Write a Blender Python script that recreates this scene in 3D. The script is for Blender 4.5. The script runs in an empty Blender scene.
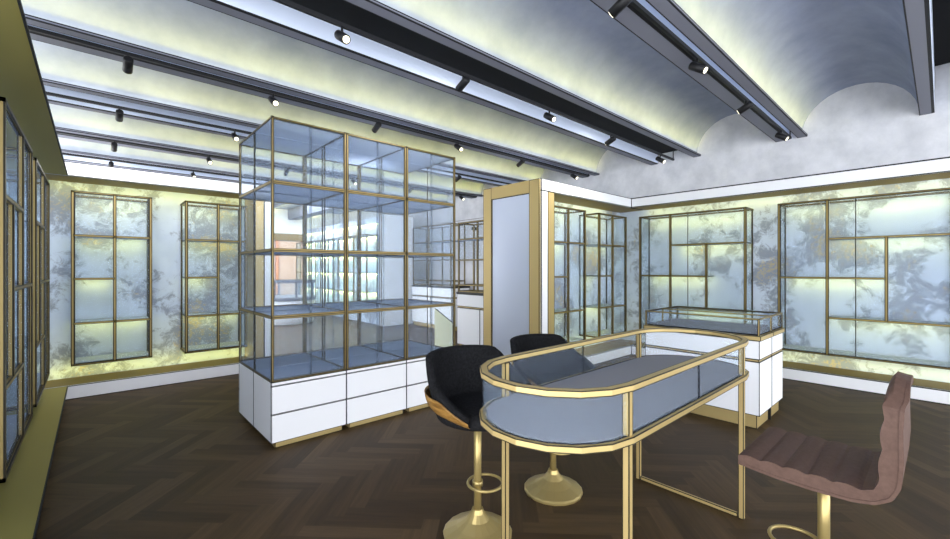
import bpy, math, random
from mathutils import Vector, Matrix
random.seed(7)
SC = bpy.context.scene
COL = SC.collection
PI = math.pi

# ------------------------------------------------------------------ camera
CAM_H = 1.3
F_PX, CX, CY = 422.0, 475.0, 268.6
YAW = math.atan2(942.0 - 475.0, F_PX)            # beams (world X) run 47.9 deg right of the view axis
cam_d = bpy.data.cameras.new('camera')
cam = bpy.data.objects.new('camera', cam_d)
COL.objects.link(cam)
cam_d.sensor_width = 36.0
cam_d.lens = F_PX / 950.0 * 36.0
cam_d.shift_y = -(269.5 - CY) / 950.0
cam_d.clip_start = 0.05
cam.location = (0, 0, CAM_H)
fwd = Vector((math.cos(YAW), math.sin(YAW), 0))
cam.rotation_euler = fwd.to_track_quat('-Z', 'Y').to_euler()
SC.camera = cam

# ------------------------------------------------------------------ world, exposure
SC.view_settings.view_transform = 'Standard'
SC.view_settings.look = 'None'
SC.view_settings.gamma = 1.0
SC.view_settings.exposure = 0.12
SC.view_settings.use_curve_mapping = False
W = bpy.data.worlds.new('daylight')
SC.world = W
W.use_nodes = True
bg = W.node_tree.nodes['Background']
bg.inputs['Color'].default_value = (0.93, 0.96, 1.0, 1)
bg.inputs['Strength'].default_value = 5.2
SC.cycles.transparent_max_bounces = 64
SC.cycles.max_bounces = 10
SC.cycles.use_denoising = True
SC.cycles.sample_clamp_indirect = 6.0


def area(name, loc, direction, sx, sy, watts, col, xaxis=(1, 0, 0), spread=PI):
    """A rectangular lamp at loc that shines along direction; its long side lies along xaxis."""
    d = bpy.data.lights.new(name, 'AREA')
    d.shape = 'RECTANGLE'
    d.size, d.size_y = sx, sy
    d.energy, d.color, d.spread = watts, col, spread
    o = bpy.data.objects.new(name, d)
    COL.objects.link(o)
    z = -Vector(direction).normalized()
    x = Vector(xaxis)
    x = (x - z * x.dot(z)).normalized()
    y = z.cross(x)
    o.matrix_world = Matrix.Translation(loc) @ Matrix((x, y, z)).transposed().to_4x4()
    return o


WARM = (1.0, 0.93, 0.20)
COVE = (1.0, 0.86, 0.13)
COOL = (0.72, 0.83, 1.0)


# ------------------------------------------------------------------ materials
def srgb(r, g, b):
    def c(v):
        v /= 255.0
        return v / 12.92 if v <= 0.04045 else ((v + 0.055) / 1.055) ** 2.4
    return (c(r), c(g), c(b), 1.0)


def edge_factor(nt):
    """1 on the drawn outline of a face, 0 elsewhere (uv layers e0 and e1 hold the distances to the four edges)."""
    n = nt.nodes
    vals = []
    for nm in ('e0', 'e1'):
        u = n.new('ShaderNodeUVMap')
        u.uv_map = nm
        s = n.new('ShaderNodeSeparateXYZ')
        nt.links.new(u.outputs[0], s.inputs[0])
        vals += [s.outputs[0], s.outputs[1]]
    cur = vals[0]
    for v in vals[1:]:
        m = n.new('ShaderNodeMath')
        m.operation = 'MINIMUM'
        nt.links.new(cur, m.inputs[0])
        nt.links.new(v, m.inputs[1])
        cur = m.outputs[0]
    lt = n.new('ShaderNodeMath')
    lt.operation = 'LESS_THAN'
    lt.inputs[1].default_value = 1.0
    nt.links.new(cur, lt.inputs[0])
    return lt.outputs[0]


def mixcol(nt, fac, a, b):
    m = nt.nodes.new('ShaderNodeMix')
    m.data_type = 'RGBA'
    for sock, val in ((m.inputs[0], fac), (m.inputs[6], a), (m.inputs[7], b)):
        if hasattr(val, 'links') or hasattr(val, 'is_linked'):
            nt.links.new(val, sock)
        else:
            sock.default_value = val
    return m.outputs[2]


def base_mat(name, rough=0.6, metal=0.0, spec=0.3):
    m = bpy.data.materials.new(name)
    m.use_nodes = True
    b = m.node_tree.nodes['Principled BSDF']
    b.inputs['Roughness'].default_value = rough
    b.inputs['Metallic'].default_value = metal
    b.inputs['Specular IOR Level'].default_value = spec
    return m, m.node_tree, b


LINE = (0.012, 0.012, 0.014, 1)


def plain(name, col, rough=0.6, metal=0.0, spec=0.3, line=True, line_col=LINE):
    m, nt, b = base_mat(name, rough, metal, spec)
    if line:
        f = edge_factor(nt)
        nt.links.new(mixcol(nt, f, col, line_col), b.inputs['Base Color'])
    else:
        b.inputs['Base Color'].default_value = col
    return m


def noise(nt, scale, detail=4.0, rough=0.6, vec=None, dist=0.0):
    t = nt.nodes.new('ShaderNodeTexNoise')
    t.inputs['Scale'].default_value = scale
    t.inputs['Detail'].default_value = detail
    t.inputs['Roughness'].default_value = rough
    t.inputs['Distortion'].default_value = dist
    if vec is not None:
        nt.links.new(vec, t.inputs['Vector'])
    return t.outputs['Fac']


def ramp(nt, fac, stops):
    r = nt.nodes.new('ShaderNodeValToRGB')
    e = r.color_ramp.elements
    e[0].position, e[0].color = stops[0]
    e[1].position, e[1].color = stops[-1]
    for p, c in stops[1:-1]:
        k = e.new(p)
        k.color = c
    nt.links.new(fac, r.inputs[0])
    return r.outputs[0]


def pos(nt, scale=(1, 1, 1)):
    g = nt.nodes.new('ShaderNodeNewGeometry')
    mp = nt.nodes.new('ShaderNodeMapping')
    mp.inputs['Scale'].default_value = scale
    nt.links.new(g.outputs['Position'], mp.inputs['Vector'])
    return mp.outputs[0]


def mottled(name, c0, c1, scale, rough=0.8, line=True):
    m, nt, b = base_mat(name, rough, 0, 0.2)
    c = ramp(nt, noise(nt, scale, 6, 0.65, pos(nt)), [(0.32, c0), (0.68, c1)])
    if line:
        c = mixcol(nt, edge_factor(nt), c, LINE)
    nt.links.new(c, b.inputs['Base Color'])
    return m


def weathered_wall():
    m, nt, b = base_mat('weathered_plaster', 0.85, 0, 0.15)
    p = pos(nt)
    base = ramp(nt, noise(nt, 1.6, 5, 0.6, p), [(0.3, srgb(190, 202, 222)), (0.7, srgb(212, 222, 236))])
    big = noise(nt, 1.7, 3, 0.5, p)
    fine = noise(nt, 7.0, 10, 0.82, p, 0.6)

    def madd(a, k, c_):
        q = nt.nodes.new('ShaderNodeMath')
        q.operation = 'MULTIPLY_ADD'
        q.inputs[1].default_value = k
        nt.links.new(a, q.inputs[0])
        nt.links.new(c_, q.inputs[2])
        return q.outputs[0]
    half = nt.nodes.new('ShaderNodeMath')
    half.operation = 'MULTIPLY'
    half.inputs[1].default_value = 0.5
    nt.links.new(madd(fine, 1.0, big), half.inputs[0])
    grime = ramp(nt, half.outputs[0], [(0.495, (0, 0, 0, 1)), (0.545, (1, 1, 1, 1))])
    dark = mixcol(nt, grime, base, srgb(150, 157, 173))
    o1 = noise(nt, 24.0, 6, 0.8, p, 0.5)
    h2 = nt.nodes.new('ShaderNodeMath')
    h2.operation = 'MULTIPLY'
    h2.inputs[1].default_value = 0.5
    nt.links.new(madd(o1, 1.0, big), h2.inputs[0])
    och = ramp(nt, h2.outputs[0], [(0.575, (0, 0, 0, 1)), (0.615, (0.6, 0.6, 0.6, 1))])
    c = mixcol(nt, och, dark, srgb(206, 184, 124))
    nt.links.new(c, b.inputs['Base Color'])
    return m


def glass_mat(name, tint, milk, fac, spec=0.04):
    """Clear tinted glass with the milky veil the panes have, dark along their cut edges."""
    m = bpy.data.materials.new(name)
    m.use_nodes = True
    nt = m.node_tree
    nt.nodes.clear()
    out = nt.nodes.new('ShaderNodeOutputMaterial')
    tr = nt.nodes.new('ShaderNodeBsdfTransparent')
    tr.inputs[0].default_value = tint
    df = nt.nodes.new('ShaderNodeBsdfDiffuse')
    df.inputs[0].default_value = milk
    tl = nt.nodes.new('ShaderNodeBsdfTranslucent')
    tl.inputs[0].default_value = milk
    both = nt.nodes.new('ShaderNodeMixShader')
    both.inputs[0].default_value = 0.4
    nt.links.new(df.outputs[0], both.inputs[1])
    nt.links.new(tl.outputs[0], both.inputs[2])
    mx = nt.nodes.new('ShaderNodeMixShader')
    mx.inputs[0].default_value = fac
    nt.links.new(tr.outputs[0], mx.inputs[1])
    nt.links.new(both.outputs[0], mx.inputs[2])
    ln = nt.nodes.new('ShaderNodeBsdfDiffuse')
    ln.inputs[0].default_value = (0.02, 0.024, 0.03, 1)
    m2 = nt.nodes.new('ShaderNodeMixShader')
    nt.links.new(edge_factor(nt), m2.inputs[0])
    nt.links.new(mx.outputs[0], m2.inputs[1])
    nt.links.new(ln.outputs[0], m2.inputs[2])
    nt.links.new(m2.outputs[0], out.inputs[0])
    return m


def wood_floor():
    m, nt, b = base_mat('herringbone_oak', 0.55, 0, 0.25)
    at = nt.nodes.new('ShaderNodeAttribute')
    at.attribute_name = 'plank'
    sep = nt.nodes.new('ShaderNodeSeparateXYZ')
    nt.links.new(at.outputs['Color'], sep.inputs[0])
    uv = nt.nodes.new('ShaderNodeUVMap')
    uv.uv_map = 'e0'
    mp = nt.nodes.new('ShaderNodeMapping')
    mp.inputs['Scale'].default_value = (3.0, 42.0, 1)
    nt.links.new(uv.outputs[0], mp.inputs['Vector'])
    cb = nt.nodes.new('ShaderNodeVectorMath')
    nt.links.new(mp.outputs[0], cb.inputs[0])
    sc = nt.nodes.new('ShaderNodeVectorMath')
    sc.operation = 'SCALE'
    sc.inputs['Scale'].default_value = 40.0
    nt.links.new(at.outputs['Color'], sc.inputs[0])
    nt.links.new(sc.outputs[0], cb.inputs[1])
    grain = noise(nt, 1.0, 5, 0.6, cb.outputs[0], 0.3)
    tone = ramp(nt, sep.outputs[0], [(0.0, srgb(58, 43, 24)), (0.5, srgb(70, 53, 31)), (1.0, srgb(84, 66, 42))])
    g = ramp(nt, grain, [(0.3, (0.72, 0.72, 0.72, 1)), (0.7, (1.15, 1.15, 1.15, 1))])
    mm = nt.nodes.new('ShaderNodeMix')
    mm.data_type = 'RGBA'
    mm.blend_type = 'MULTIPLY'
    mm.inputs[0].default_value = 1.0
    nt.links.new(tone, mm.inputs[6])
    nt.links.new(g, mm.inputs[7])
    nt.links.new(mm.outputs[2], b.inputs['Base Color'])
    return m


def veneer():
    m, nt, b = base_mat('walnut_veneer', 0.45, 0, 0.3)
    tc = nt.nodes.new('ShaderNodeTexCoord')
    mp = nt.nodes.new('ShaderNodeMapping')
    mp.inputs['Scale'].default_value = (5, 5, 26)
    nt.links.new(tc.outputs['Object'], mp.inputs['Vector'])
    c = ramp(nt, noise(nt, 1.6, 4, 0.6, mp.outputs[0], 1.2), [(0.3, srgb(98, 66, 28)), (0.7, srgb(176, 134, 70))])
    nt.links.new(c, b.inputs['Base Color'])
    return m


def fabric(name, c0, c1, scale, rough=0.9):
    m, nt, b = base_mat(name, rough, 0, 0.1)
    tc = nt.nodes.new('ShaderNodeTexCoord')
    c = ramp(nt, noise(nt, scale, 3, 0.6, tc.outputs['Object']), [(0.3, c0), (0.7, c1)])
    nt.links.new(c, b.inputs['Base Color'])
    return m


def glow(name, col, strength):
    m = bpy.data.materials.new(name)
    m.use_nodes = True
    nt = m.node_tree
    nt.nodes.clear()
    out = nt.nodes.new('ShaderNodeOutputMaterial')
    e = nt.nodes.new('ShaderNodeEmission')
    e.inputs[0].default_value = col
    e.inputs[1].default_value = strength
    nt.links.new(e.outputs[0], out.inputs[0])
    return m


M = {}
M['white'] = plain('white_lacquer', srgb(244, 245, 248), 0.5)
M['concrete'] = mottled('light_concrete', srgb(192, 194, 200), srgb(220, 221, 226), 3.5)
M['vault'] = mottled('vault_plaster', srgb(128, 136, 158), srgb(148, 156, 178), 2.2)
M['beam'] = plain('grey_beam_paint', srgb(116, 118, 130), 0.7)
M['slot'] = plain('pale_slot_paint', srgb(214, 224, 244), 0.7)
M['black'] = plain('black_metal', srgb(22, 22, 24), 0.5)
M['cream'] = plain('pale_cream_paint', srgb(232, 230, 188), 0.7)
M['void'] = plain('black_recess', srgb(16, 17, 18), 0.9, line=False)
M['bronze'] = plain('bronze_paint', srgb(128, 106, 52), 0.55)
M['olive'] = plain('olive_bronze_lightened', srgb(150, 140, 74), 0.6)  # greener bronze, lightened in colour to offset weak light on the left wall
M['brass'] = plain('brushed_brass', srgb(194, 171, 116), 0.42, 0.4, line_col=(0.03, 0.024, 0.012, 1))
M['dark_brass'] = plain('darkened_brass', srgb(146, 127, 80), 0.42, 0.4, line_col=(0.02, 0.017, 0.01, 1))  # brass darkened in colour to offset the spotlights on the cabinets
M['brass_round'] = plain('polished_brass', srgb(178, 158, 104), 0.34, 0.6, line=False)
M['panel'] = weathered_wall()
M['glass'] = glass_mat('blue_clear_glass', (0.968, 0.987, 1.0, 1), srgb(216, 232, 255), 0.06)
M['shelf_glass'] = glass_mat('slate_glass', (0.84, 0.88, 0.94, 1), srgb(200, 211, 230), 0.58)
M['deck'] = plain('grey_velvet', srgb(134, 134, 140), 0.9)
M['floor'] = wood_floor()
M['subfloor'] = plain('dark_subfloor', srgb(50, 42, 32), 0.9, line=False)
M['veneer'] = veneer()
M['fabric'] = fabric('black_wool', srgb(16, 16, 17), srgb(36, 36, 38), 90)
M['leather'] = fabric('brown_leather', srgb(88, 68, 60), srgb(100, 79, 70), 60, 0.55)
M['mirror'] = plain('silvered_glass', srgb(196, 204, 222), 0.32, 0.45)
M['lamp'] = glow('lamp_lens', (1.0, 0.93, 0.72, 1), 3.0)
M['door_wood'] = plain('orange_veneer', srgb(206, 176, 158), 0.5)
M['door_edge'] = plain('orange_frame', srgb(216, 152, 116), 0.5)


# ------------------------------------------------------------------ mesh builder
class MB:
    def __init__(self):
        self.v, self.f, self.uv, self.mi, self.sm = [], [], [], [], []

    def face(self, pts, t=0.006, mi=0, uline=True, vline=True, smooth=False):
        i0 = len(self.v)
        pts = [Vector(p) for p in pts]
        self.v += [tuple(p) for p in pts]
        n = len(pts)
        self.f.append(list(range(i0, i0 + n)))
        big = 100.0
        if n == 4 and t:
            w = max((pts[1] - pts[0]).length, (pts[2] - pts[3]).length) / t
            h = max((pts[3] - pts[0]).length, (pts[2] - pts[1]).length) / t
            uv0 = [(0, 0), (w, 0), (w, h), (0, h)]
            uv1 = [(w, h), (0, h), (0, 0), (w, 0)]
            if not uline:
                uv0 = [(big, b) for a, b in uv0]
                uv1 = [(big, b) for a, b in uv1]
            if not vline:
                uv0 = [(a, big) for a, b in uv0]
                uv1 = [(a, big) for a, b in uv1]
        else:
            uv0 = uv1 = [(big, big)] * n
        self.uv.append((uv0, uv1))
        self.mi.append(mi)
        self.sm.append(smooth)

    def box(self, a, b, t=0.006, mi=0):
        x0, y0, z0 = (min(a[i], b[i]) for i in range(3))
        x1, y1, z1 = (max(a[i], b[i]) for i in range(3))
        P = lambda i, j, k: (x1 if i else x0, y1 if j else y0, z1 if k else z0)
        for q in (((0, 0, 0), (1, 0, 0), (1, 0, 1), (0, 0, 1)), ((1, 0, 0), (1, 1, 0), (1, 1, 1), (1, 0, 1)),
                  ((1, 1, 0), (0, 1, 0), (0, 1, 1), (1, 1, 1)), ((0, 1, 0), (0, 0, 0), (0, 0, 1), (0, 1, 1)),
                  ((0, 0, 1), (1, 0, 1), (1, 1, 1), (0, 1, 1)), ((0, 1, 0), (1, 1, 0), (1, 0, 0), (0, 0, 0))):
            self.face([P(*c) for c in q], t, mi)
        return self

    def lathe(self, prof, n=24, c=(0, 0, 0), smooth=True, mi=0, cap=True):
        """prof: (radius, z) from bottom to top, turned about the vertical through c."""
        ring = lambda r, z: [(c[0] + r * math.cos(2 * PI * k / n), c[1] + r * math.sin(2 * PI * k / n), c[2] + z) for k in range(n)]
        for (r0, z0), (r1, z1) in zip(prof, prof[1:]):
            A, B = ring(r0, z0), ring(r1, z1)
            for k in range(n):
                self.face([A[k], A[(k + 1) % n], B[(k + 1) % n], B[k]], None, mi, smooth=smooth)
        if cap:
            self.face(ring(*prof[0])[::-1], None, mi)
            self.face(ring(*prof[-1]), None, mi)
        return self

    def tube(self, pts, r, n=10, closed=False, mi=0):
        pts = [Vector(p) for p in pts]
        rings = []
        m = len(pts)
        for i, p in enumerate(pts):
            a = pts[(i - 1) % m] if (closed or i > 0) else p
            b = pts[(i + 1) % m] if (closed or i < m - 1) else p
            d = (b - a).normalized()
            s = d.orthogonal().normalized() if abs(d.z) > 0.95 else d.cross(Vector((0, 0, 1))).normalized()
            u = s.cross(d)
            rings.append([p + r * (math.cos(2 * PI * k / n) * s + math.sin(2 * PI * k / n) * u) for k in range(n)])
        for i in range(m if closed else m - 1):
            A, B = rings[i], rings[(i + 1) % m]
            for k in range(n):
                self.face([A[k], A[(k + 1) % n], B[(k + 1) % n], B[k]], None, mi, smooth=True)
        if not closed:
            self.face(rings[0][::-1], None, mi)
            self.face(rings[-1], None, mi)
        return self

    def band(self, inner, outer, z0, z1, t=0.005, mi=0):
        """A closed strip between two closed outlines of as many points, from z0 to z1."""
        n = len(inner)
        for k in range(n):
            j = (k + 1) % n
            a, b, c, d = outer[k], outer[j], inner[j], inner[k]
            Z = lambda p, z: (p[0], p[1], z)
            self.face([Z(a, z0), Z(b, z0), Z(b, z1), Z(a, z1)], t, mi, uline=False)
            self.face([Z(c, z0), Z(d, z0), Z(d, z1), Z(c, z1)], t, mi, uline=False)
            self.face([Z(a, z1), Z(b, z1), Z(c, z1), Z(d, z1)], t, mi, uline=False)
            self.face([Z(d, z0), Z(c, z0), Z(b, z0), Z(a, z0)], t, mi, uline=False)
        return self

    def build(self, name, mats, parent=None, weld=True):
        me = bpy.data.meshes.new(name)
        me.from_pydata(self.v, [], self.f)
        for li, nm in enumerate(('e0', 'e1')):
            L = me.uv_layers.new(name=nm)
            k = 0
            for u in self.uv:
                for q in u[li]:
                    L.data[k].uv = q
                    k += 1
        for i, p in enumerate(me.polygons):
            p.material_index = self.mi[i]
            p.use_smooth = self.sm[i]
        if weld:
            import bmesh
            bm = bmesh.new()
            bm.from_mesh(me)
            bmesh.ops.remove_doubles(bm, verts=bm.verts, dist=1e-5)
            bm.to_mesh(me)
            bm.free()
        for mm in (mats if isinstance(mats, (list, tuple)) else [mats]):
            me.materials.append(M[mm])
        o = bpy.data.objects.new(name, me)
        COL.objects.link(o)
        if parent is not None:
            o.parent = parent
        return o


def bx(a, b, t=0.006):
    return MB().box(a, b, t)


def structure(o):
    o['kind'] = 'structure'
    return o


def thing(name, label, cat, loc=(0, 0, 0), rz=0.0, group=None):
    o = bpy.data.objects.new(name, None)
    COL.objects.link(o)
    o.empty_display_size = 0.1
    o.location = loc
    o.rotation_euler = (0, 0, rz)
    o['label'] = label
    o['category'] = cat
    if group:
        o['group'] = group
    return o


def dup(root, loc, rz=0.0, label=None):
    def cp(o, parent):
        c = o.copy()
        COL.objects.link(c)
        if parent is not None:
            c.parent = parent
        for ch in o.children:
            cp(ch, c)
        return c
    c = cp(root, None)
    c.location = loc
    c.rotation_euler = (0, 0, rz)
    if label:
        c['label'] = label
    return c


# ================================================================== THE SETTING
X_R = 6.05          # right wall, front of its frame
X_RB = 6.46         # right wall, recessed panel
Y_B, Y_BB = 5.80, 6.22
Z_S, Z_T, Z_P = 2.222, 2.36, 0.137
Y_C = -5.0          # unseen overhang of the ceiling, added to cut light from above
Y_F = -2.6          # where the room opens to the daylight behind


# ---- floor: one herringbone surface over a slab
def floor():
    L, Wd = 0.51, 0.085
    r = MB()
    cols = []
    s2 = math.sqrt(0.5)
    u, v = Vector((s2, s2, 0)), Vector((s2, -s2, 0))
    x0, x1, y0, y1 = -0.45, 6.6, Y_F, 13.5
    N = 140
    n = 6
    # explicit construction: rows of horizontal planks, each followed by its vertical partner
    planks = []
    for a in range(-N, N):
        for m in range(-24, 24):
            i = a + 2 * n * m
            j = a
            planks.append((i, j, n, 1))
            planks.append((i + n, j - n + 1, 1, n))
    for (i, j, w, h) in planks:
        c = (u * (i + w / 2) + v * (j + h / 2)) * Wd
        cx, cy = c.x + 0.31, c.y
        if not (x0 - 0.2 < cx < x1 + 0.2 and y0 - 0.2 < cy < y1 + 0.2):
            continue
        a = (u * i + v * j) * Wd + Vector((0.31, 0, 0))
        du, dv = u * (w * Wd), v * (h * Wd)
        p = [a, a + dv, a + du + dv, a + du]
        if w == 1:
            p = [p[0], p[1], p[2], p[3]]
        else:
            p = [p[3], p[0], p[1], p[2]]
        r.face(p, None)
        ww, hh = L, Wd
        r.uv[-1] = ([(0, 0), (ww, 0), (ww, hh), (0, hh)] if w == 1 else [(ww, 0), (0, 0), (0, hh), (ww, hh)],) * 2
        cols.append((random.random(), random.random(), random.random(), 1))
    np_ = len(r.f)
    r.face([(x0, y0, -0.004), (x1, y0, -0.004), (x1, y1, -0.004), (x0, y1, -0.004)], None, 1)
    r.face([(x0, y1, -0.1), (x1, y1, -0.1), (x1, y0, -0.1), (x0, y0, -0.1)], None, 1)
    o = r.build('floor', ['floor', 'subfloor'], weld=False)
    at = o.data.attributes.new('plank', 'FLOAT_COLOR', 'FACE')
    for k in range(len(r.f)):
        at.data[k].color = cols[k] if k < np_ else (0.5, 0.5, 0.5, 1)
    return structure(o)


floor()

# ---- back wall on the left: white frame, bronze reveal, weathered panel, lit from the reveal
structure(bx((-0.62, Y_BB, 0), (1.71, Y_BB + 0.35, Z_T), 0.008).build('wall_back', 'panel'))
structure(bx((-0.62, Y_B, Z_S), (1.71, Y_B + 0.03, Z_T), 0.008).build('trim_1', 'white'))
structure(bx((-0.62, Y_B + 0.03, Z_S), (1.71, Y_BB, Z_S + 0.03), 0.008).build('trim_2', 'bronze'))
structure(bx((-0.42, Y_B, 0), (1.71, Y_B + 0.03, Z_P), 0.008).build('baseboard_back', 'white'))
structure(bx((-0.62, Y_B + 0.03, Z_P - 0.03), (1.71, Y_BB, Z_P), 0.008).build('trim_3', 'bronze'))
structure(bx((1.615, Y_B, Z_P), (1.71, Y_BB, Z_S), 0.008).build('trim_4', 'white'))
structure(bx((1.49, Y_B, Z_P), (1.615, Y_BB, Z_S), 0.008).build('trim_5', 'brass'))
area('back_wall_cove_light', (0.6, Y_BB - 0.10, Z_S - 0.004), (0, 0.35, -1), 2.0, 0.02, 2.3, WARM)
area('back_wall_foot_light', (0.6, Y_BB - 0.10, Z_P + 0.004), (0, 0.35, 1), 2.0, 0.02, 2.3, WARM)

# ---- left wall: bronze lip over and under its cabinets
structure(bx((-0.80, 1.6, 0), (-0.62, Y_BB + 0.35, Z_T), 0.008).build('wall_left', 'panel'))
structure(bx((-0.62, 1.6, Z_S), (-0.188, Y_B, Z_S + 0.012), 0.008).build('trim_6', 'olive'))
structure(bx((-0.62, 1.6, Z_P - 0.012), (-0.188, Y_B, Z_P), 0.008).build('trim_7', 'olive'))
structure(bx((-0.42, 1.6, 0), (-0.38, Y_B, Z_P - 0.012), 0.008).build('baseboard_left', 'white'))

area('left_wall_fill_light', (-0.55, 3.9, Z_S - 0.004), (-0.1, 0, -1), 4.2, 0.02, 7.0, COOL, (0, 1, 0))  # added fill lamp, brightens the inside of the left cabinets

# ---- right wall
structure(bx((X_RB, Y_F, 0), (X_RB + 0.2, 3.62, Z_T), 0.008).build('wall_right', 'panel'))
structure(bx((X_R - 0.02, Y_F, Z_S), (X_R + 0.01, 3.15, Z_T), 0.01).build('trim_8', 'white'))
structure(bx((X_R + 0.01, Y_F, Z_S), (X_RB, 3.15, Z_S + 0.03), 0.01).build('trim_9', 'bronze'))
structure(bx((X_R - 0.02, Y_F, 0), (X_R + 0.01, 3.15, Z_P), 0.01).build('baseboard_right', 'white'))
structure(bx((X_R + 0.01, Y_F, Z_P - 0.03), (X_RB, 3.15, Z_P), 0.01).build('trim_10', 'bronze'))
structure(bx((X_R, Y_F, Z_T), (X_R + 0.25, 13.5, 3.9), 0.008).build('wall_upper', 'concrete'))
structure(bx((X_R, 4.12, 0), (X_R + 0.25, 13.5, Z_T), None).build('wall_far_right', 'concrete'))
area('right_wall_cove_light', (X_RB - 0.10, 1.0, Z_S - 0.004), (0.35, 0, -1), 4.2, 0.02, 3.6, WARM, (0, 1, 0))
area('right_wall_foot_light', (X_RB - 0.10, 1.0, Z_P + 0.004), (0.35, 0, 1), 4.2, 0.02, 3.6, WARM, (0, 1, 0))

# ---- the block with the niche and the mirror
NX0, NX1, NY = 3.90, 6.05, 3.15
structure(bx((NX0, 3.57, 0), (X_RB, 4.12, Z_T), 0.008).build('wall_niche', ['panel']))
structure(bx((NX0 + 0.0, NY, Z_S), (X_R - 0.02, NY + 0.03, Z_T), 0.008).build('trim_11', 'white'))
structure(bx((NX0 + 0.12, NY + 0.03, Z_S), (X_RB, 3.57, Z_S + 0.03), 0.008).build('trim_12', 'bronze'))
structure(bx((NX0, NY, 0), (X_R - 0.02, NY + 0.03, Z_P), 0.008).build('baseboard_niche', 'white'))
structure(bx((NX0 + 0.12, NY + 0.03, Z_P - 0.03), (X_RB, 3.57, Z_P), 0.008).build('trim_13', 'bronze'))
structure(bx((NX0, NY, Z_P), (NX0 + 0.12, 3.57, Z_S), 0.008).build('trim_14', 'white'))
structure(bx((NX0 + 0.12, NY, Z_P), (NX0 + 0.246, 3.57, Z_S), 0.008).build('trim_15', 'brass'))
structure(bx((NX0, NY + 0.03, Z_S + 0.03), (X_RB, 3.57, Z_T), 0.008).build('trim_16', 'white'))
area('niche_cove_light', (5.1, 3.47, Z_S - 0.004), (0, 0.35, -1), 1.85, 0.02, 2.0, WARM)
area('niche_foot_light', (5.1, 3.47, Z_P + 0.004), (0, 0.35, 1), 1.85, 0.02, 2.0, WARM)

# ---- vaulted ceiling: (near edge, slot start, slot end, far edge) of each double beam
XV0, XV1 = -1.6, X_R
BEAMS = [(-0.60, -0.48, 0.06, 0.15), (1.03, 1.12, 1.21, 1.33), (2.17, 2.26, 2.76, 2.85), (3.70, 3.79, 3.91, 4.02),
         (4.86, 4.95, 5.38, 5.47), (6.42, 6.51, 6.66, 6.80), (7.58, 7.67, 8.15, 8.25)]
Z_B = 2.81
CEIL_TOP = 3.42


def vault(y0, y1):
    """Barrel between two beams, open below, solid above."""
    n = 18
    cy, r = (y0 + y1) / 2, (y1 - y0) / 2
    arc = [(cy - r * math.cos(PI * k / n), 2.835 + 0.43 * math.sin(PI * k / n)) for k in range(n + 1)]
    m = MB()
    for k in range(n):
        a, b = arc[k], arc[k + 1]
        m.face([(XV0, a[0], a[1]), (XV1, a[0], a[1]), (XV1, b[0], b[1]), (XV0, b[0], b[1])], None, smooth=True)
    m.face([(XV0, y0, CEIL_TOP), (XV0, y1, CEIL_TOP), (XV1, y1, CEIL_TOP), (XV1, y0, CEIL_TOP)], None)
    for X in (XV0, XV1):
        m.face([(X, p[0], p[1]) for p in arc] + [(X, y1, CEIL_TOP), (X, y0, CEIL_TOP)], None)
    m.face([(XV0, y0, 2.835), (XV0, y0, CEIL_TOP), (XV1, y0, CEIL_TOP), (XV1, y0, 2.835)], None)
    m.face([(XV0, y1, 2.835), (XV0, y1, CEIL_TOP), (XV1, y1, CEIL_TOP), (XV1, y1, 2.835)], None)
    return structure(m.build('ceiling', 'vault'))


tn = 20
for bi, (a, b, c, d) in enumerate(BEAMS):
    zt = 3.26 if bi == 0 else 2.95
    m = MB()
    m.box((XV0, a, Z_B), (XV1, b, Z_B + 0.025), 0.008)                        # lip, then the body set back for the cove
    m.box((XV0, a + 0.05, Z_B + 0.025), (XV1, b, CEIL_TOP), None)
    m.box((XV0, c, Z_B), (XV1, d, CEIL_TOP), 0.008)
    tn += 1
    structure(m.build('trim_%d' % tn, 'beam'))
    tn += 1
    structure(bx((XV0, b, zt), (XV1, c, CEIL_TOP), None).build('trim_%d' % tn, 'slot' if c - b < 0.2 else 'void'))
    tn += 1
    structure(bx((XV0, c - 0.012, Z_B + 0.002), (XV1, c, zt), 0.006).build('trim_%d' % tn, 'slot'))
    xm, lx = (XV0 + XV1) / 2, XV1 - XV0 - 0.1
    if bi > 0:
        area('slot_fill_light', (xm, b + 0.004, Z_B + 0.07), (0, 1, 0), lx, 0.05, 1.4 if c - b < 0.2 else 3.5, COOL)  # added fill strip, makes the far side of the slot bright
    nxt_d = BEAMS[bi - 1][3] if bi else None
    if bi > 0:
        vault(nxt_d, a + 0.05)
        area('cove_warm_light', (xm, a + 0.012, Z_B + 0.03), (0, 0.35, 0.95), lx, 0.02, 2.4, COVE)
        area('cove_warm_light', (xm, a + 0.008, Z_B + 0.03), (0, 0.04, 1.0), lx, 0.015, 10.0, COVE, (1, 0, 0), math.radians(75))
        area('cove_cool_fill', (xm, a + 0.012, Z_B + 0.03), (0, 0.30, 0.95), lx, 0.02, 2.2, COOL)  # added cool fill beside the warm strip, tints the upper vault
vault(8.25, 9.1)
structure(bx((XV0, 9.1, Z_B), (XV1, 9.25, CEIL_TOP), None).build('trim_50', 'beam'))
structure(bx((XV0, Y_C, CEIL_TOP), (XV1 + 0.25, 9.25, CEIL_TOP + 0.1), None).build('ceiling', 'beam'))  # roof slab with its unseen overhang, put in to block world light
structure(bx((XV0, Y_C, Z_B), (XV1, -0.60, CEIL_TOP), None).build('trim_49', 'beam'))  # unseen block below the overhang, added against light from above

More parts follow.
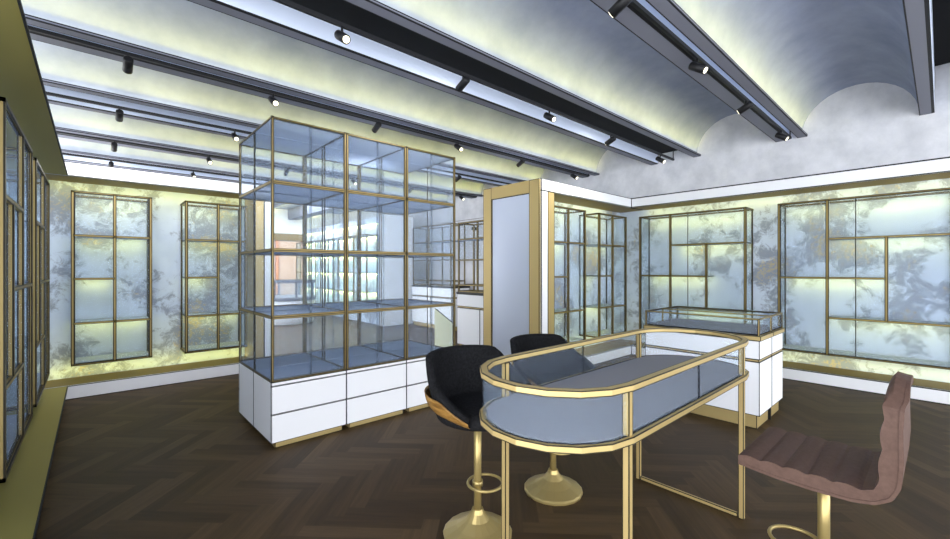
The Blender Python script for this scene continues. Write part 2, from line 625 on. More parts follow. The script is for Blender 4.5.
# ---- the second hall seen through the glass tower
structure(bx((4.88, 8.5, 0), (5.05, 13.4, 2.5), 0.01).build('wall_hall', 'panel'))
structure(bx((4.80, 8.35, 0), (5.6, 8.5, 2.53), 0.01).build('trim_51', 'white'))
structure(bx((0.0, 13.4, 0), (X_R, 13.5, 3.3), 0.01).build('wall_hall_end', 'white'))
structure(bx((0.0, 13.34, 2.15), (4.88, 13.4, 2.36), 0.01).build('trim_52', 'bronze'))
dr = structure(bx((4.10, 13.33, 0), (4.86, 13.39, 2.15), 0.02).build('door_1', 'door_wood'))
fr = MB().box((4.02, 13.31, 0), (4.12, 13.4, 2.15), 0.012).box((4.76, 13.31, 0), (4.88, 13.4, 2.15), 0.012)
structure(fr.build('trim_53', 'door_edge'))
structure(bx((0.0, 9.25, 3.1), (X_R, 13.5, 3.3), None).build('ceiling_hall', 'vault'))
for k, xb in enumerate((1.6, 3.0, 4.4)):
    structure(bx((xb, 9.25, 2.8), (xb + 0.3, 13.4, 3.1), 0.01).build('trim_%d' % (54 + k), 'beam'))
    area('hall_cove_light', (xb + 0.7, 11.3, 2.9), (0, 0, 1), 4.0, 0.3, 60.0, (1, 0.88, 0.3), (0, 1, 0))
area('hall_fill_light', (3.2, 11.2, 3.08), (0, 0, -1), 3.5, 2.0, 240.0, (0.95, 0.97, 1))  # added fill lamp, brightens the hall behind the tower glass
area('hall_cove_wash', (4.85, 11.0, 2.35), (0.5, 0, -1), 4.5, 0.03, 12.0, WARM, (0, 1, 0))

# ================================================================== GLASS WALL CABINETS
CAB_Z, CAB_H = 0.32, 1.765
BAR = 0.028


def wall_cabinet(label, W_, D, loc, rz, posts, shelves, joints, group, lights=True):
    """Brass framed glass case on a wall. posts: (x, z0, z1) in front; shelves: (x0, x1, z); joints: cuts of the front glass."""
    t = thing('wall_display_cabinet', label, 'display cabinet', loc, rz, group)
    H, b, e = CAB_H, BAR, 0.0075
    m = MB()
    for x in (0, W_ - b):
        m.box((x, 0, 0), (x + b, b, H), e)
        m.box((x + 0.006, D - 0.016, 0), (x + b - 0.006, D, H), e)
    for z in (0, H - b * 0.7):
        m.box((0, 0, z), (W_, b, z + b * 0.7), e)
        m.box((0, D - b, z), (W_, D, z + b * 0.7), e)
        m.box((0, 0, z), (b, D, z + b * 0.7), e)
        m.box((W_ - b, 0, z), (W_, D, z + b * 0.7), e)
    for x, z0, z1 in posts:
        m.box((x - b / 2, 0, z0), (x + b / 2, b, z1), e)
    m.build('frame', 'dark_brass', t)
    for x0, x1, z in shelves:
        s = bx((x0 + 0.004, 0.02, z - 0.006), (x1 - 0.004, D - 0.004, z + 0.006), 0.004).build('shelf', 'shelf_glass', t)
        bx((x0, 0, z - 0.011), (x1, 0.02, z + 0.011), 0.005).build('shelf_edging', 'dark_brass', s)
    bx((b, b, 0.022), (W_ - b, D - b, 0.034), None).build('bottom_shelf', 'shelf_glass', t)
    for x in (0.012, W_ - 0.018):
        bx((x, b, b), (x + 0.006, D - b, H - b), None).build('side_pane', 'glass', t)
    xs = [b] + joints + [W_ - b]
    for x0, x1 in zip(xs, xs[1:]):
        bx((x0, 0.011, b * 0.7), (x1, 0.017, H - b * 0.7), 0.004).build('front_pane', 'glass', t)
    if lights:
        rot = Matrix.Rotation(rz, 4, 'Z')
        T = Matrix.Translation(loc) @ rot
        for x0, x1, z in list(shelves) + [(0, W_, H - 0.02)]:
            area('shelf_light', T @ Vector(((x0 + x1) / 2, D - 0.10, z - 0.012)), rot @ Vector((0, 0.5, -1)),
                 x1 - x0 - 0.04, 0.012, 1.0 * (x1 - x0), WARM, rot @ Vector((1, 0, 0)))
    return t


Z1, Z2, Z3 = 0.425, 0.875, 1.315
# right wall
for y, lab in ((3.085, 'brass framed glass wall cabinet behind the white showcase counter'),
               (1.335, 'wide brass framed glass wall cabinet at the right edge behind the brown stool')):
    wall_cabinet(lab, 1.42, 0.31, (6.143, y, CAB_Z), -PI / 2,
                 [(0.465, 0, CAB_H), (0.945, Z1, Z3)],
                 [(0.465, 1.405, Z3), (0.015, 0.945, Z2), (0.465, 1.405, Z1)], [0.705], 'wall cabinets on the right wall')
# back wall
PAT2 = lambda w, mid: [(0.015, mid, Z1), (0.015, mid, Z2), (0.015, mid, Z3), (mid, w - 0.015, Z1), (mid, w - 0.015, Z3)]
wall_cabinet('narrow glass wall cabinet nearest the corner, on the weathered back wall', 0.65, 0.37, (-0.17, 5.84, CAB_Z), 0,
             [(0.335, 0, CAB_H)], PAT2(0.65, 0.335), [0.335], 'wall cabinets on the back wall')
wall_cabinet('narrow glass wall cabinet on the back wall, partly behind the glass tower', 0.65, 0.37, (0.78, 5.84, CAB_Z), 0,
             [(0.335, 0, CAB_H)], PAT2(0.65, 0.335), [0.335], 'wall cabinets on the back wall')
# niche
for x, lab in ((4.17, 'slim glass cabinet in the niche beside the brass jamb'),
               (5.265, 'slim glass cabinet in the niche nearest the room corner')):
    wall_cabinet(lab, 0.76, 0.34, (x, 3.22, CAB_Z), 0, [(0.37, 0, CAB_H)], PAT2(0.76, 0.37), [0.37], 'wall cabinets in the niche')
# left wall
for y, w, lab in ((2.88, 1.18, 'glass wall cabinet on the left wall, cut by the left picture edge'),
                  (4.30, 1.22, 'glass wall cabinet on the left wall, next to the back corner')):
    wall_cabinet(lab, w, 0.31, (-0.30, y, CAB_Z), PI / 2, [(0.30, Z1, Z3), (0.70, 0, CAB_H)],
                 [(0.015, 0.70, Z3), (0.30, w - 0.015, Z2), (0.015, 0.70, Z1)], [], 'wall cabinets on the left wall', False)

# ================================================================== GLASS TOWER (six cabinets, two rows of three)
TW, TD = 0.570, 0.457
TZ = (0.479, 0.947, 1.434, 1.926, 2.40)


def tower_unit(label, right=False):
    t = thing('tower_display_cabinet', label, 'display cabinet', group='tall glass cabinets of the tower')
    g, b, e = 0.0015, 0.017, 0.0052
    bx((0.03, 0.012, 0), (TW - 0.03, TD - 0.02, 0.04), 0.004).build('plinth', 'brass', t)
    bx((g, 0.018, 0.04), (TW - g, TD - g, TZ[0]), 0.004).build('body', 'white', t)
    bx((g, 0, 0.452), (TW - g, 0.018, TZ[0]), 0.004).build('top_rail', 'white', t)
    for z0, z1 in ((0.04, 0.243), (0.247, 0.449)):
        bx((g, 0, z0), (TW - g, 0.018, z1), 0.004).build('drawer', 'white', t)
    m = MB()
    for x in (g, TW - b - g):
        m.box((x, 0, TZ[0]), (x + b, b, TZ[4]), e)
        m.box((x, TD - 0.007 - g, TZ[0]), (x + 0.007, TD - g, TZ[4]), 0.004)
    for z in TZ[:1] + TZ[4:]:
        z0 = z if z < 1 else z - b
        m.box((g, 0, z0), (TW - g, b, z0 + b * 0.8), e)
        m.box((g, 0, z0), (b * 0.6, TD - g, z0 + b * 0.8), e)
        m.box((TW - b * 0.6, 0, z0), (TW - g, TD - g, z0 + b * 0.8), e)
    m.build('frame', 'dark_brass', t)
    for z in TZ[1:4]:
        s = bx((b * 0.6, 0.012, z - 0.006), (TW - b * 0.6, TD - 0.004, z + 0.006), 0.004).build('shelf', 'shelf_glass', t)
        ed = MB().box((g, 0, z - 0.014), (TW - g, 0.012, z - 0.001), 0.0035).box((g, 0, z - 0.001), (TW - g, 0.012, z + 0.014), 0.0035)
        ed.box((g, 0.0, z - 0.012), (b * 0.6, TD - g, z + 0.012), 0.0035).box((TW - b * 0.6, 0.0, z - 0.012), (TW - g, TD - g, z + 0.012), 0.0035)
        ed.build('shelf_edging', 'dark_brass', s)
    bx((b * 0.6, 0.02, TZ[4] - 0.012), (TW - b * 0.6, TD - 0.004, TZ[4]), None).build('top_pane', 'shelf_glass', t)
    bx((b * 0.6, 0.02, TZ[0]), (TW - b * 0.6, TD - 0.004, TZ[0] + 0.008), None).build('floor_pane', 'shelf_glass', t)
    for x0, x1, yy in ((b, TW / 2 + 0.005, 0.006), (TW / 2 - 0.005, TW - b, 0.012)):
        bx((x0, yy, TZ[0] + 0.018), (x1, yy + 0.004, TZ[4] - 0.02), 0.0025).build('sliding_pane', 'glass', t)
    for x in (0.003, TW - 0.007) if right else (0.003,):
        bx((x, b, TZ[0] + 0.018), (x + 0.004, TD - 0.014, TZ[4] - 0.02), None).build('side_pane', 'glass', t)
    return t


TX, TY = 0.945, 3.225
tow = tower_unit('tall glass cabinet at the front left corner of the tower')
tow.location = (TX, TY, 0)
dup(tow, (TX + TW, TY, 0), 0, 'tall glass cabinet in the middle of the front row of the tower')
tow = tower_unit('tall glass cabinet of the tower front row beside the black stool', True)
tow.location = (TX + 2 * TW, TY, 0)
rear = tower_unit('tall glass cabinet in the rear row of the tower, left, towards the back wall', True)
rear.location, rear.rotation_euler = (TX + TW, TY + 2 * TD + 0.004, 0), (0, 0, PI)
rear = tower_unit('tall glass cabinet in the rear row of the tower, middle')
rear.location, rear.rotation_euler = (TX + 2 * TW, TY + 2 * TD + 0.004, 0), (0, 0, PI)
dup(rear, (TX + 3 * TW, TY + 2 * TD + 0.004, 0), PI, 'tall glass cabinet in the rear row of the tower, right, nearest the mirror')

# ================================================================== MIRROR
mt = thing('wall_mirror', 'tall silvery mirror in a wide brass frame on the white pier', 'mirror', (NX0, NY + 0.012, 0))
my0, my1, mz0, mz1 = 0.0, 0.955, 0.0, Z_T - 0.002
fr = MB()
fr.box((-0.03, my0, mz0), (-0.002, my0 + 0.155, mz1), 0.007).box((-0.03, my1 - 0.155, mz0), (-0.002, my1, mz1), 0.007)
fr.box((-0.03, my0 + 0.155, mz1 - 0.15), (-0.002, my1 - 0.155, mz1), 0.0)
fr.box((-0.03, my0 + 0.155, mz0), (-0.002, my1 - 0.155, 0.15), 0.0)
fr.build('frame', 'brass', mt)
bx((-0.018, my0 + 0.155, 0.15), (-0.002, my1 - 0.155, mz1 - 0.15), 0.01).build('mirror_glass', 'mirror', mt)

# ================================================================== WHITE SHOWCASE COUNTER
ct = thing('showcase_counter', 'white showcase counter with a low glass case and brass bands', 'showcase', (3.96, 0.98, 0))
CW, CD = 0.728, 0.945          # along x, along y


def cbox(name, a, b, mat, t=0.005, parent=ct):
    return bx(a, b, t).build(name, mat, parent)


for k, (x0, x1) in enumerate(((0.0, CW / 2 - 0.006), (CW / 2 + 0.006, CW))):
    cbox('plinth', (x0 + (0.025 if k == 0 else 0.01), 0.025, 0), (x1 - (0.01 if k == 0 else 0.025), CD - 0.025, 0.112), 'brass')
    cbox('cabinet_body', (x0, 0.0, 0.112), (x1, CD, 0.546), 'white')
    cbox('brass_band', (x0 + 0.004, 0.004, 0.546), (x1 - 0.004, CD - 0.004, 0.566), 'brass')
    cbox('drawer_box', (x0, 0.0, 0.566), (x1, CD, 0.718), 'white')
    cbox('top_band', (x0 - (0.012 if k == 0 else 0), -0.012, 0.718), (x1 + (0.012 if k else 0), CD + 0.012, 0.757), 'brass')
cbox('spine', (CW / 2 - 0.006, 0.006, 0), (CW / 2 + 0.006, CD, 0.72), 'black')
cbox('velvet_bed', (0.012, 0.012, 0.757), (CW - 0.012, CD - 0.012, 0.765), 'deck', 0.004)
b = 0.014
m = MB()
for x in (0, CW - b):
    for y in (0, CD - b):
        m.box((x, y, 0.757), (x + b, y + b, 0.897), 0.004)
m.box((CW / 2 - b / 2, 0, 0.757), (CW / 2 + b / 2, b, 0.897), 0.004)
m.box((CW / 2 - b / 2, CD - b, 0.757), (CW / 2 + b / 2, CD, 0.897), 0.004)
for z in (0.885,):
    m.box((0, 0, z), (CW, b, 0.897), 0.004).box((0, CD - b, z), (CW, CD, 0.897), 0.004)
    m.box((0, 0, z), (b, CD, 0.897), 0.004).box((CW - b, 0, z), (CW, CD, 0.897), 0.004)
    m.box((CW / 2 - b / 2, 0, z), (CW / 2 + b / 2, CD, 0.897), 0.004)
m.build('case_frame', 'brass', ct)
cbox('front_pane', (0.004, b, 0.766), (0.009, CD - b, 0.886), 'glass', 0.003)
cbox('rear_pane', (CW - 0.009, b, 0.766), (CW - 0.004, CD - b, 0.886), 'glass', 0.003)
cbox('side_pane', (b, 0.004, 0.766), (CW - b, 0.009, 0.886), 'glass', 0.003)
cbox('side_pane', (b, CD - 0.009, 0.766), (CW - b, CD - 0.004, 0.886), 'glass', 0.003)
cbox('top_pane', (b, b, 0.888), (CW - b, CD - b, 0.894), 'glass', 0.003)

# ================================================================== OVAL DISPLAY TABLE
tb = thing('oval_display_table', 'oval brass and glass display table with a grey velvet deck', 'display table', (1.91, 0.98, 0))
HL = 0.595


def stadium(R, n=9):
    p = []
    for k in range(n + 1):
        a = -PI / 2 + PI * k / n
        p.append((HL + R * math.cos(a), R * math.sin(a)))
    for k in range(n + 1):
        a = PI / 2 + PI * k / n
        p.append((-HL + R * math.cos(a), R * math.sin(a)))
    return p


RT = 0.302
MB().band(stadium(RT - 0.03), stadium(RT), 0.897, 0.92, 0.0035).build('top_rim', 'brass', tb)
MB().band(stadium(RT - 0.025), stadium(RT + 0.002), 0.724, 0.748, 0.0035).build('lower_rim', 'brass', tb)
d = MB()
o_, i_ = stadium(RT - 0.027), stadium(RT - 0.03)
d.face([(p[0], p[1], 0.752) for p in o_], None)
d.face([(p[0], p[1], 0.718) for p in o_][::-1], None)
for k in range(len(o_)):
    j = (k + 1) % len(o_)
    d.face([(*o_[k], 0.718), (*o_[j], 0.718), (*o_[j], 0.752), (*o_[k], 0.752)], None)
d.build('velvet_deck', 'deck', tb)
for s_ in (1, -1):
    pi_, po_ = [[(s_ * (HL + r * math.cos(-PI / 2 + PI * k / 12)), s_ * r * math.sin(-PI / 2 + PI * k / 12)) for k in range(13)] for r in (RT - 0.018, RT - 0.013)]
    m = MB()
    for k in range(12):
        a, b_, c, d_ = po_[k], po_[k + 1], pi_[k + 1], pi_[k]
        m.face([(*a, 0.748), (*b_, 0.748), (*b_, 0.897), (*a, 0.897)], 0.003, uline=False)
        m.face([(*c, 0.748), (*d_, 0.748), (*d_, 0.897), (*c, 0.897)], 0.003, uline=False)
    m.build('curved_pane', 'glass', tb)
    yy = s_ * (RT - 0.0155)
    for x0, x1 in ((-HL + 0.012, 0.0), (0.0, HL - 0.012)):
        bx((x0, yy - 0.0025, 0.748), (x1, yy + 0.0025, 0.897), 0.003).build('straight_pane', 'glass', tb)
for sx_ in (-1, 1):
    for sy_ in (-1, 1):
        x, y = sx_ * HL, sy_ * 0.28
        bx((x - 0.0125, y - 0.0125, 0), (x + 0.0125, y + 0.0125, 0.897), 0.0035).build('leg', 'brass', tb)
    bx((sx_ * HL - 0.009, -0.264, 0.0), (sx_ * HL + 0.009, 0.264, 0.022), 0.004).build('foot_rail', 'brass', tb)

# ================================================================== BLACK TUB STOOLS


def stool_base(t, z_top, ring_dir, ring_off=0.037):
    MB().lathe([(0.168, 0.0), (0.170, 0.012), (0.163, 0.02), (0.105, 0.045), (0.058, 0.075), (0.034, 0.105), (0.027, 0.125)],
               18, smooth=False).build('base', 'brass_round', t)
    MB().lathe([(0.019, 0.12), (0.019, z_top)], 14).build('pole', 'brass_round', t)
    MB().lathe([(0.026, 0.235), (0.026, 0.262)], 14).build('collar', 'brass_round', t)
    c = Vector(ring_dir) * ring_off
    MB().tube([(c.x + 0.085 * math.cos(2 * PI * k / 30), c.y + 0.085 * math.sin(2 * PI * k / 30), 0.248) for k in range(30)],
              0.007, 8, True).build('footrest_ring', 'brass_round', t)


def tub_point(th, s, off, zmax=None):
    """th: angle from the back (+y), s: 0 at the shell's bottom to 1 at its rim, off: pushed outwards by off."""
    a = math.degrees(abs(th))
    if a < 88:
        w = max(0.0, (a - 50) / 38)
        top = 0.874 - 0.008 * (a / 50) ** 2 * (a < 50) - 0.008 * (a >= 50) - 0.127 * (w * w * (3 - 2 * w))
    else:
        top = 0.739 - 0.095 * ((a - 88) / 37)
    z = 0.585 + (top - 0.585) * s
    r0 = 0.175
    rx = r0 + (0.262 + 0.02 * s - r0) * (1 - (1 - s) ** 3.0)
    ry = r0 + (0.240 + 0.03 * s - r0) * (1 - (1 - s) ** 3.0)
    if zmax and top > zmax:
        z = 0.585 + (zmax - 0.585) * s
    return ((rx + off) * math.sin(th) + 0.022, (ry + off) * math.cos(th) - 0.016, z)


def shell(o0, o1, top0=0.0, s0=0.0, zmax=None):
    m = MB()
    N, K = 36, 9
    T = [math.radians(-125 + 250 * i / N) for i in range(N + 1)]
    S = [s0 + (1 - s0) * k / K for k in range(K + 1)]
    G = lambda i, k, o: (lambda p: (p[0], p[1], p[2] + top0 * S[k]))(tub_point(T[i], S[k], o, zmax))
    for i in range(N):
        for k in range(K):
            m.face([G(i, k, o1), G(i + 1, k, o1), G(i + 1, k + 1, o1), G(i, k + 1, o1)], None, smooth=True)
            m.face([G(i + 1, k, o0), G(i, k, o0), G(i, k + 1, o0), G(i + 1, k + 1, o0)], None, smooth=True)
        m.face([G(i, K, o1), G(i + 1, K, o1), G(i + 1, K, o0), G(i, K, o0)], None, smooth=True)
        m.face([G(i + 1, 0, o1), G(i, 0, o1), G(i, 0, o0), G(i + 1, 0, o0)], None)
    for i in (0, N):
        for k in range(K):
            m.face([G(i, k, o0), G(i, k, o1), G(i, k + 1, o1), G(i, k + 1, o0)], None)
    return m


def tub_stool(label):
    t = thing('tub_bar_stool', label, 'bar stool', group='black tub stools behind the oval table')
    stool_base(t, 0.58, (0.75, -0.66, 0))
    shell(0.004, 0.010, -0.012, 0.0, 0.722).build('wooden_shell', 'veneer', t)
    shell(-0.036, 0.004, 0.006, 0.02).build('upholstery', 'fabric', t)
    n = 28
    el = lambda r, z: [(0.228 * r * math.cos(2 * PI * k / n), -0.03 + 0.225 * r * math.sin(2 * PI * k / n), z) for k in range(n)]
    m = MB()
    prof = [(0.70, 0.572), (0.95, 0.590), (1.0, 0.615), (0.96, 0.640), (0.8, 0.648)]
    for (r0, z0), (r1, z1) in zip(prof, prof[1:]):
        A, B = el(r0, z0), el(r1, z1)
        for k in range(n):
            m.face([A[k], A[(k + 1) % n], B[(k + 1) % n], B[k]], None, smooth=True)
    m.face(el(*prof[-1]), None)
    m.face(el(*prof[0])[::-1], None)
    m.build('seat_cushion', 'fabric', t)
    return t


st = tub_stool('black tub bar stool with wooden shell in front of the glass tower')
st.location = (1.40, 1.53, 0)
dup(st, (2.0, 1.53, 0), 0, 'black tub bar stool seen through the oval table glass, in front of the mirror')

# ================================================================== BROWN CHANNELLED STOOL
bs = thing('channelled_bar_stool', 'brown leather bar stool with channel stitched seat and curved back', 'bar stool', (2.05, 0.30, 0))
stool_base(bs, 0.545, (-0.3, 0.95, 0), 0.085)


def l_profile():
    """(y, z) of the seat's underside from its front tip up the back, and of its scalloped upper face."""
    low = [(0.225, 0.560), (0.10, 0.548), (0.0, 0.545), (-0.10, 0.548), (-0.155, 0.560), (-0.19, 0.585), (-0.207, 0.625), (-0.212, 0.70), (-0.210, 0.80), (-0.214, 0.88), (-0.222, 0.935)]
    up = []
    n = 5
    for k in range(n):
        for q in range(5):
            f = (k + q / 5.0) / n
            y = 0.225 - 0.345 * f
            up.append((y, 0.583 + 0.009 * abs(math.sin(PI * q / 5.0)) ** 0.7))
    up.append((-0.122, 0.583))
    up += [(-0.155, 0.598), (-0.168, 0.632)]
    for k in range(3):
        for q in range(1, 6):
            z = 0.632 + 0.29 * (k + q / 5.0) / 3
            up.append((-0.170 + 0.008 * abs(math.sin(PI * q / 5.0)) - 0.013 * (z - 0.632) / 0.29, z))
    up.append((-0.196, 0.942))
    return low, up


def resample(pts, n):
    P_ = [Vector((p[0], p[1])) for p in pts]
    L_ = [0]
    for a, b_ in zip(P_, P_[1:]):
        L_.append(L_[-1] + (b_ - a).length)
    out = []
    for k in range(n + 1):
        s = L_[-1] * k / n
        j = max(0, min(len(P_) - 2, next((i for i in range(len(L_) - 1) if L_[i + 1] >= s - 1e-9), len(P_) - 2)))
        q = (s - L_[j]) / max(1e-9, L_[j + 1] - L_[j])
        out.append(P_[j].lerp(P_[j + 1], q))
    return out


def half_width(z):
    if z < 0.66:
        return 0.212
    q = min(1.0, (z - 0.66) / 0.28)
    return 0.212 - 0.055 * q ** 3.0


low, up = l_profile()
NN = 72
LO, UP = resample(low, NN), resample(up, NN)


def slab(A, B, grow, ends=True):
    """Extrude the ribbon between outlines A and B across the seat's width, its sides bowed at the corners."""
    m = MB()
    def pt(p, u):
        hw = half_width(p.y) + grow
        drop = 0.0
        if p.y > 0.86:
            drop = 0.05 * abs(u) ** 2.5 * (p.y - 0.86) / 0.08
        return (u * hw, p.x, p.y - drop)
    U = [-1, -0.94, -0.7, -0.35, 0, 0.35, 0.7, 0.94, 1]
    for k in range(NN):
        for a, b_ in zip(U, U[1:]):
            m.face([pt(B[k], a), pt(B[k + 1], a), pt(B[k + 1], b_), pt(B[k], b_)], None, smooth=False)
            m.face([pt(A[k], b_), pt(A[k + 1], b_), pt(A[k + 1], a), pt(A[k], a)], None, smooth=True)
        m.face([pt(A[k], -1), pt(A[k + 1], -1), pt(B[k + 1], -1), pt(B[k], -1)], None)
        m.face([pt(B[k], 1), pt(B[k + 1], 1), pt(A[k + 1], 1), pt(A[k], 1)], None)
    for k in (0, NN):
        for a, b_ in zip(U, U[1:]):
            m.face([pt(A[k], a), pt(B[k], a), pt(B[k], b_), pt(A[k], b_)], None)
    return m


slab(LO, UP, 0.0).build('seat_and_back', 'leather', bs)
out = []
for k, p in enumerate(LO):
    a, b_ = LO[max(0, k - 1)], LO[min(NN, k + 1)]
    out.append(p + Vector((-(b_.y - a.y), (b_.x - a.x))).normalized() * 0.010)
slab(out, LO, 0.003).build('outer_shell', 'leather', bs)

# ================================================================== CEILING TRACKS AND SPOTLIGHTS
ORD = ['first', 'second', 'third', 'fourth', 'fifth', 'sixth']
TRACKS = [(1.175, 'nearest'), (2.50, 'second nearest'), (3.85, 'third nearest'), (5.18, 'fourth nearest'), (6.56, 'second farthest'), (7.76, 'farthest')]
XS = [0.18, 1.145, 2.135, 3.21, 4.32, 5.56]
proto = {}


def spotlight(kind):
    t = thing('track_spotlight', 'x', 'spotlight', group='spotlights on the ceiling tracks')
    MB().lathe([(0.008, -0.035), (0.008, 0.0)], 8).build('stem', 'black', t)
    ax = Vector((0.05, -0.82, -0.56)).normalized() if kind else Vector((0.0, 0.90, -0.42)).normalized()
    c = Vector((0, 0, -0.06))
    q = (-ax).to_track_quat('Z', 'Y').to_matrix()
    head = MB().lathe([(0.024, -0.062), (0.029, -0.062), (0.029, 0.05), (0.024, 0.056)], 18)
    head.v = [tuple(q @ Vector(p) + c) for p in head.v]
    head.build('head', 'black', t)
    lens = MB().lathe([(0.021, -0.066), (0.021, -0.060)], 16)
    lens.v = [tuple(q @ Vector(p) + c) for p in lens.v]
    lens.build('lens', 'lamp', t)
    return t


for ti, (y, where) in enumerate(TRACKS):
    o = bx((-1.4, y - 0.011, 2.80), (5.98, y + 0.011, 2.825), 0.004).build('light_track', 'black')
    o['label'] = 'black light track in the ceiling slot, %s to the camera' % where if 'near' in where else 'black light track in the ceiling slot, %s from the camera' % where
    o['category'] = 'light track'
    o['group'] = 'ceiling light tracks'
    for xh in (-1.39, 5.96):
        bx((xh, y - 0.004, 2.825), (xh + 0.01, y + 0.004, 2.96), None).build('hanger', 'black', o)
    for si, x in enumerate(XS):
        if ti == 0 and si < 2 or ti == 1 and si < 1 or ti == 5 and si > 1 or ti == 3 and si in (3, 5):
            continue
        kind = si % 2
        if not kind and ti in (1, 2, 3, 4, 5):
            ld = bpy.data.lights.new('spot_beam', 'SPOT')
            ld.energy, ld.color, ld.spot_size, ld.spot_blend, ld.shadow_soft_size = 50.0, (1, 0.98, 0.95), math.radians(150), 1.0, 0.25
            lo = bpy.data.objects.new('spot_beam', ld)
            COL.objects.link(lo)
            lo.location = (x - 0.02, y + 0.06, 2.66)
            lo.rotation_euler = Vector((-0.05, 0.75, -0.66)).to_track_quat('-Z', 'Y').to_euler()
        nm = 'black spotlight with %s, %s from the left on the %s ceiling track' % (
            'lit lens' if kind else 'hidden lens', ORD[si], where)
        if kind in proto:
            dup(proto[kind], (x, y, 2.80), 0, nm)
        else:
            p = proto[kind] = spotlight(kind)
            p.location = (x, y, 2.80)
            p['label'] = nm

# ================================================================== BACK COUNTER WITH GLASS RACK, BESIDE THE MIRROR
def back_counter(name, label, x, y0, y1, d):
    t = thing(name, label, 'counter', (x, y0, 0))
    L_ = y1 - y0
    bx((0.03, 0.02, 0), (d - 0.03, L_ - 0.02, 0.09), 0.006).build('plinth', 'brass', t)
    bx((0.02, 0.0, 0.09), (d, L_, 0.68), 0.006).build('body', 'white', t)
    for k in range(2):
        bx((0.0, L_ * k / 2 + 0.003, 0.09), (0.02, L_ * (k + 1) / 2 - 0.003, 0.675), 0.007).build('door', 'white', t)
    bx((0.01, 0.0, 0.68), (d, L_, 0.70), 0.006).build('trim_band', 'brass', t)
    bx((0.0, 0.0, 0.70), (d, L_, 0.895), 0.007).build('drawer_front', 'white', t)
    bx((-0.01, -0.005, 0.895), (d + 0.01, L_ + 0.005, 0.925), 0.008).build('counter_top', 'black', t)
    return t


def glass_rack(label, x, y0, y1, d, z0, zs):
    t = thing('glass_display_rack', label, 'display rack', (x, y0, z0))
    L_, b, H = y1 - y0, 0.024, zs[-1]
    m = MB()
    for yy in (0, L_ * 0.55, L_ - b):
        for xx in (0, d - b):
            m.box((xx, yy, 0), (xx + b, yy + b, H), 0.007)
    for z in (0, 0.1, H - b):
        m.box((0, 0, z), (b, L_, z + b), 0.007).box((d - b, 0, z), (d, L_, z + b), 0.007)
        m.box((0, 0, z), (d, b, z + b), 0.007).box((0, L_ - b, z), (d, L_, z + b), 0.007)
    m.build('frame', 'dark_brass', t)
    for z in zs[:-1]:
        s = bx((0.004, 0.004, z), (d - 0.004, L_ - 0.004, z + 0.012), 0.004).build('shelf', 'shelf_glass', t)
        bx((-0.006, 0, z - 0.006), (0.004, L_, z + 0.018), 0.008).build('shelf_edging', 'dark_brass', s)
    bx((0.004, b, zs[0]), (0.009, L_ - b, H - b), 0.006).build('front_pane', 'glass', t)
    return t


back_counter('wall_counter', 'white counter with drawers and brass plinth left of the brass framed mirror', 4.35, 4.16, 5.25, 0.5)
glass_rack('brass framed glass rack on the white counter left of the mirror', 4.37, 4.2, 5.25, 0.35, 0.925, (0.505, 0.835, 1.115))
back_counter('wall_counter', 'far white counter seen through the right side of the glass tower', 5.45, 6.75, 8.2, 0.5)
glass_rack('far glass rack seen through the right side of the glass tower', 5.47, 6.8, 8.2, 0.4, 0.925, (0.55, 0.95, 1.32))

o = MB()
o.v = []
P4 = [(4.30, 5.30, 0), (4.30, 5.78, 0), (4.30, 5.78, 0.62), (4.30, 5.30, 0.42)]
Q4 = [(4.33, p[1], p[2]) for p in P4]
o.face(P4[::-1], None)
o.face(Q4, None)
for k in range(4):
    j = (k + 1) % 4
    o.face([P4[k], P4[j], Q4[j], Q4[k]], 0.02)
pp = o.build('sloped_end_panel', 'cream')
pp['label'] = 'pale end panel with a sloping top beyond the right of the tower'
pp['category'] = 'panel'

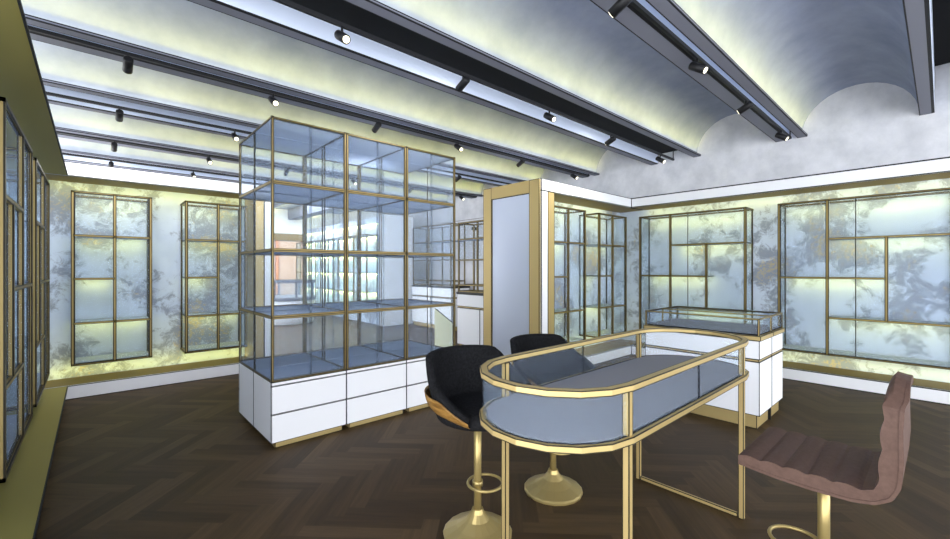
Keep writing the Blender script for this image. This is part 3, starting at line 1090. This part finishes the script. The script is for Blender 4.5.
t = thing('wall_spotlight', 'small black spotlight on the concrete wall left of the mirror', 'spotlight', (X_R, 6.60, 2.14))
w = MB().lathe([(0.05, -0.012), (0.05, 0.0)], 16)
w.v = [(p[2], p[0], p[1]) for p in w.v]
w.build('mount', 'white', t)
w = MB().lathe([(0.034, -0.16), (0.034, -0.012)], 16)
w.v = [(p[2], p[0], p[1]) for p in w.v]
w.build('head', 'black', t)

# hall showcase and the hall's shelf wall
sh = thing('oval_showcase', 'distant oval showcase with white base seen through the glass tower', 'showcase', (3.5, 10.7, 0))
MB().lathe([(0.62, 0.0), (0.62, 0.55)], 28).build('base', 'white', sh)
MB().lathe([(0.66, 0.55), (0.66, 0.63)], 28).build('deck', 'beam', sh)
for k in range(8):
    a = 2 * PI * k / 8
    bx((0.62 * math.cos(a) - 0.02, 0.62 * math.sin(a) - 0.02, 0.63), (0.62 * math.cos(a) + 0.02, 0.62 * math.sin(a) + 0.02, 0.96), 0.004).build('post', 'beam', sh)
ri = [(0.60 * math.cos(2 * PI * k / 28), 0.60 * math.sin(2 * PI * k / 28)) for k in range(28)]
ro = [(0.65 * math.cos(2 * PI * k / 28), 0.65 * math.sin(2 * PI * k / 28)) for k in range(28)]
MB().band(ri, ro, 0.96, 1.02, 0.006).build('rim', 'beam', sh)
MB().band([(p[0] * 0.99, p[1] * 0.99) for p in ri], ri, 0.63, 0.96, None).build('curved_pane', 'glass', sh)

HALLC = ['nearest the white pier', 'second from the white pier', 'third from the white pier', 'farthest from the white pier']
for k in range(4):
    wall_cabinet('distant glass cabinet on the hall wall seen through the tower, ' + HALLC[k], 1.0, 0.28, (4.59, 9.75 + 1.16 * k, CAB_Z), -PI / 2,
                 [(0.33, 0, CAB_H), (0.67, 0, CAB_H)], [(0.015, 0.985, Z1), (0.015, 0.985, Z2), (0.015, 0.985, Z3)], [0.5],
                 'distant cabinets on the hall wall', False)
    for z in (Z1, Z2, Z3, CAB_H - 0.02):
        area('shelf_light', (4.85, 9.25 + 1.16 * k, CAB_Z + z - 0.02), (0.5, 0, -1), 0.9, 0.012, 6.0, WARM, (0, 1, 0))
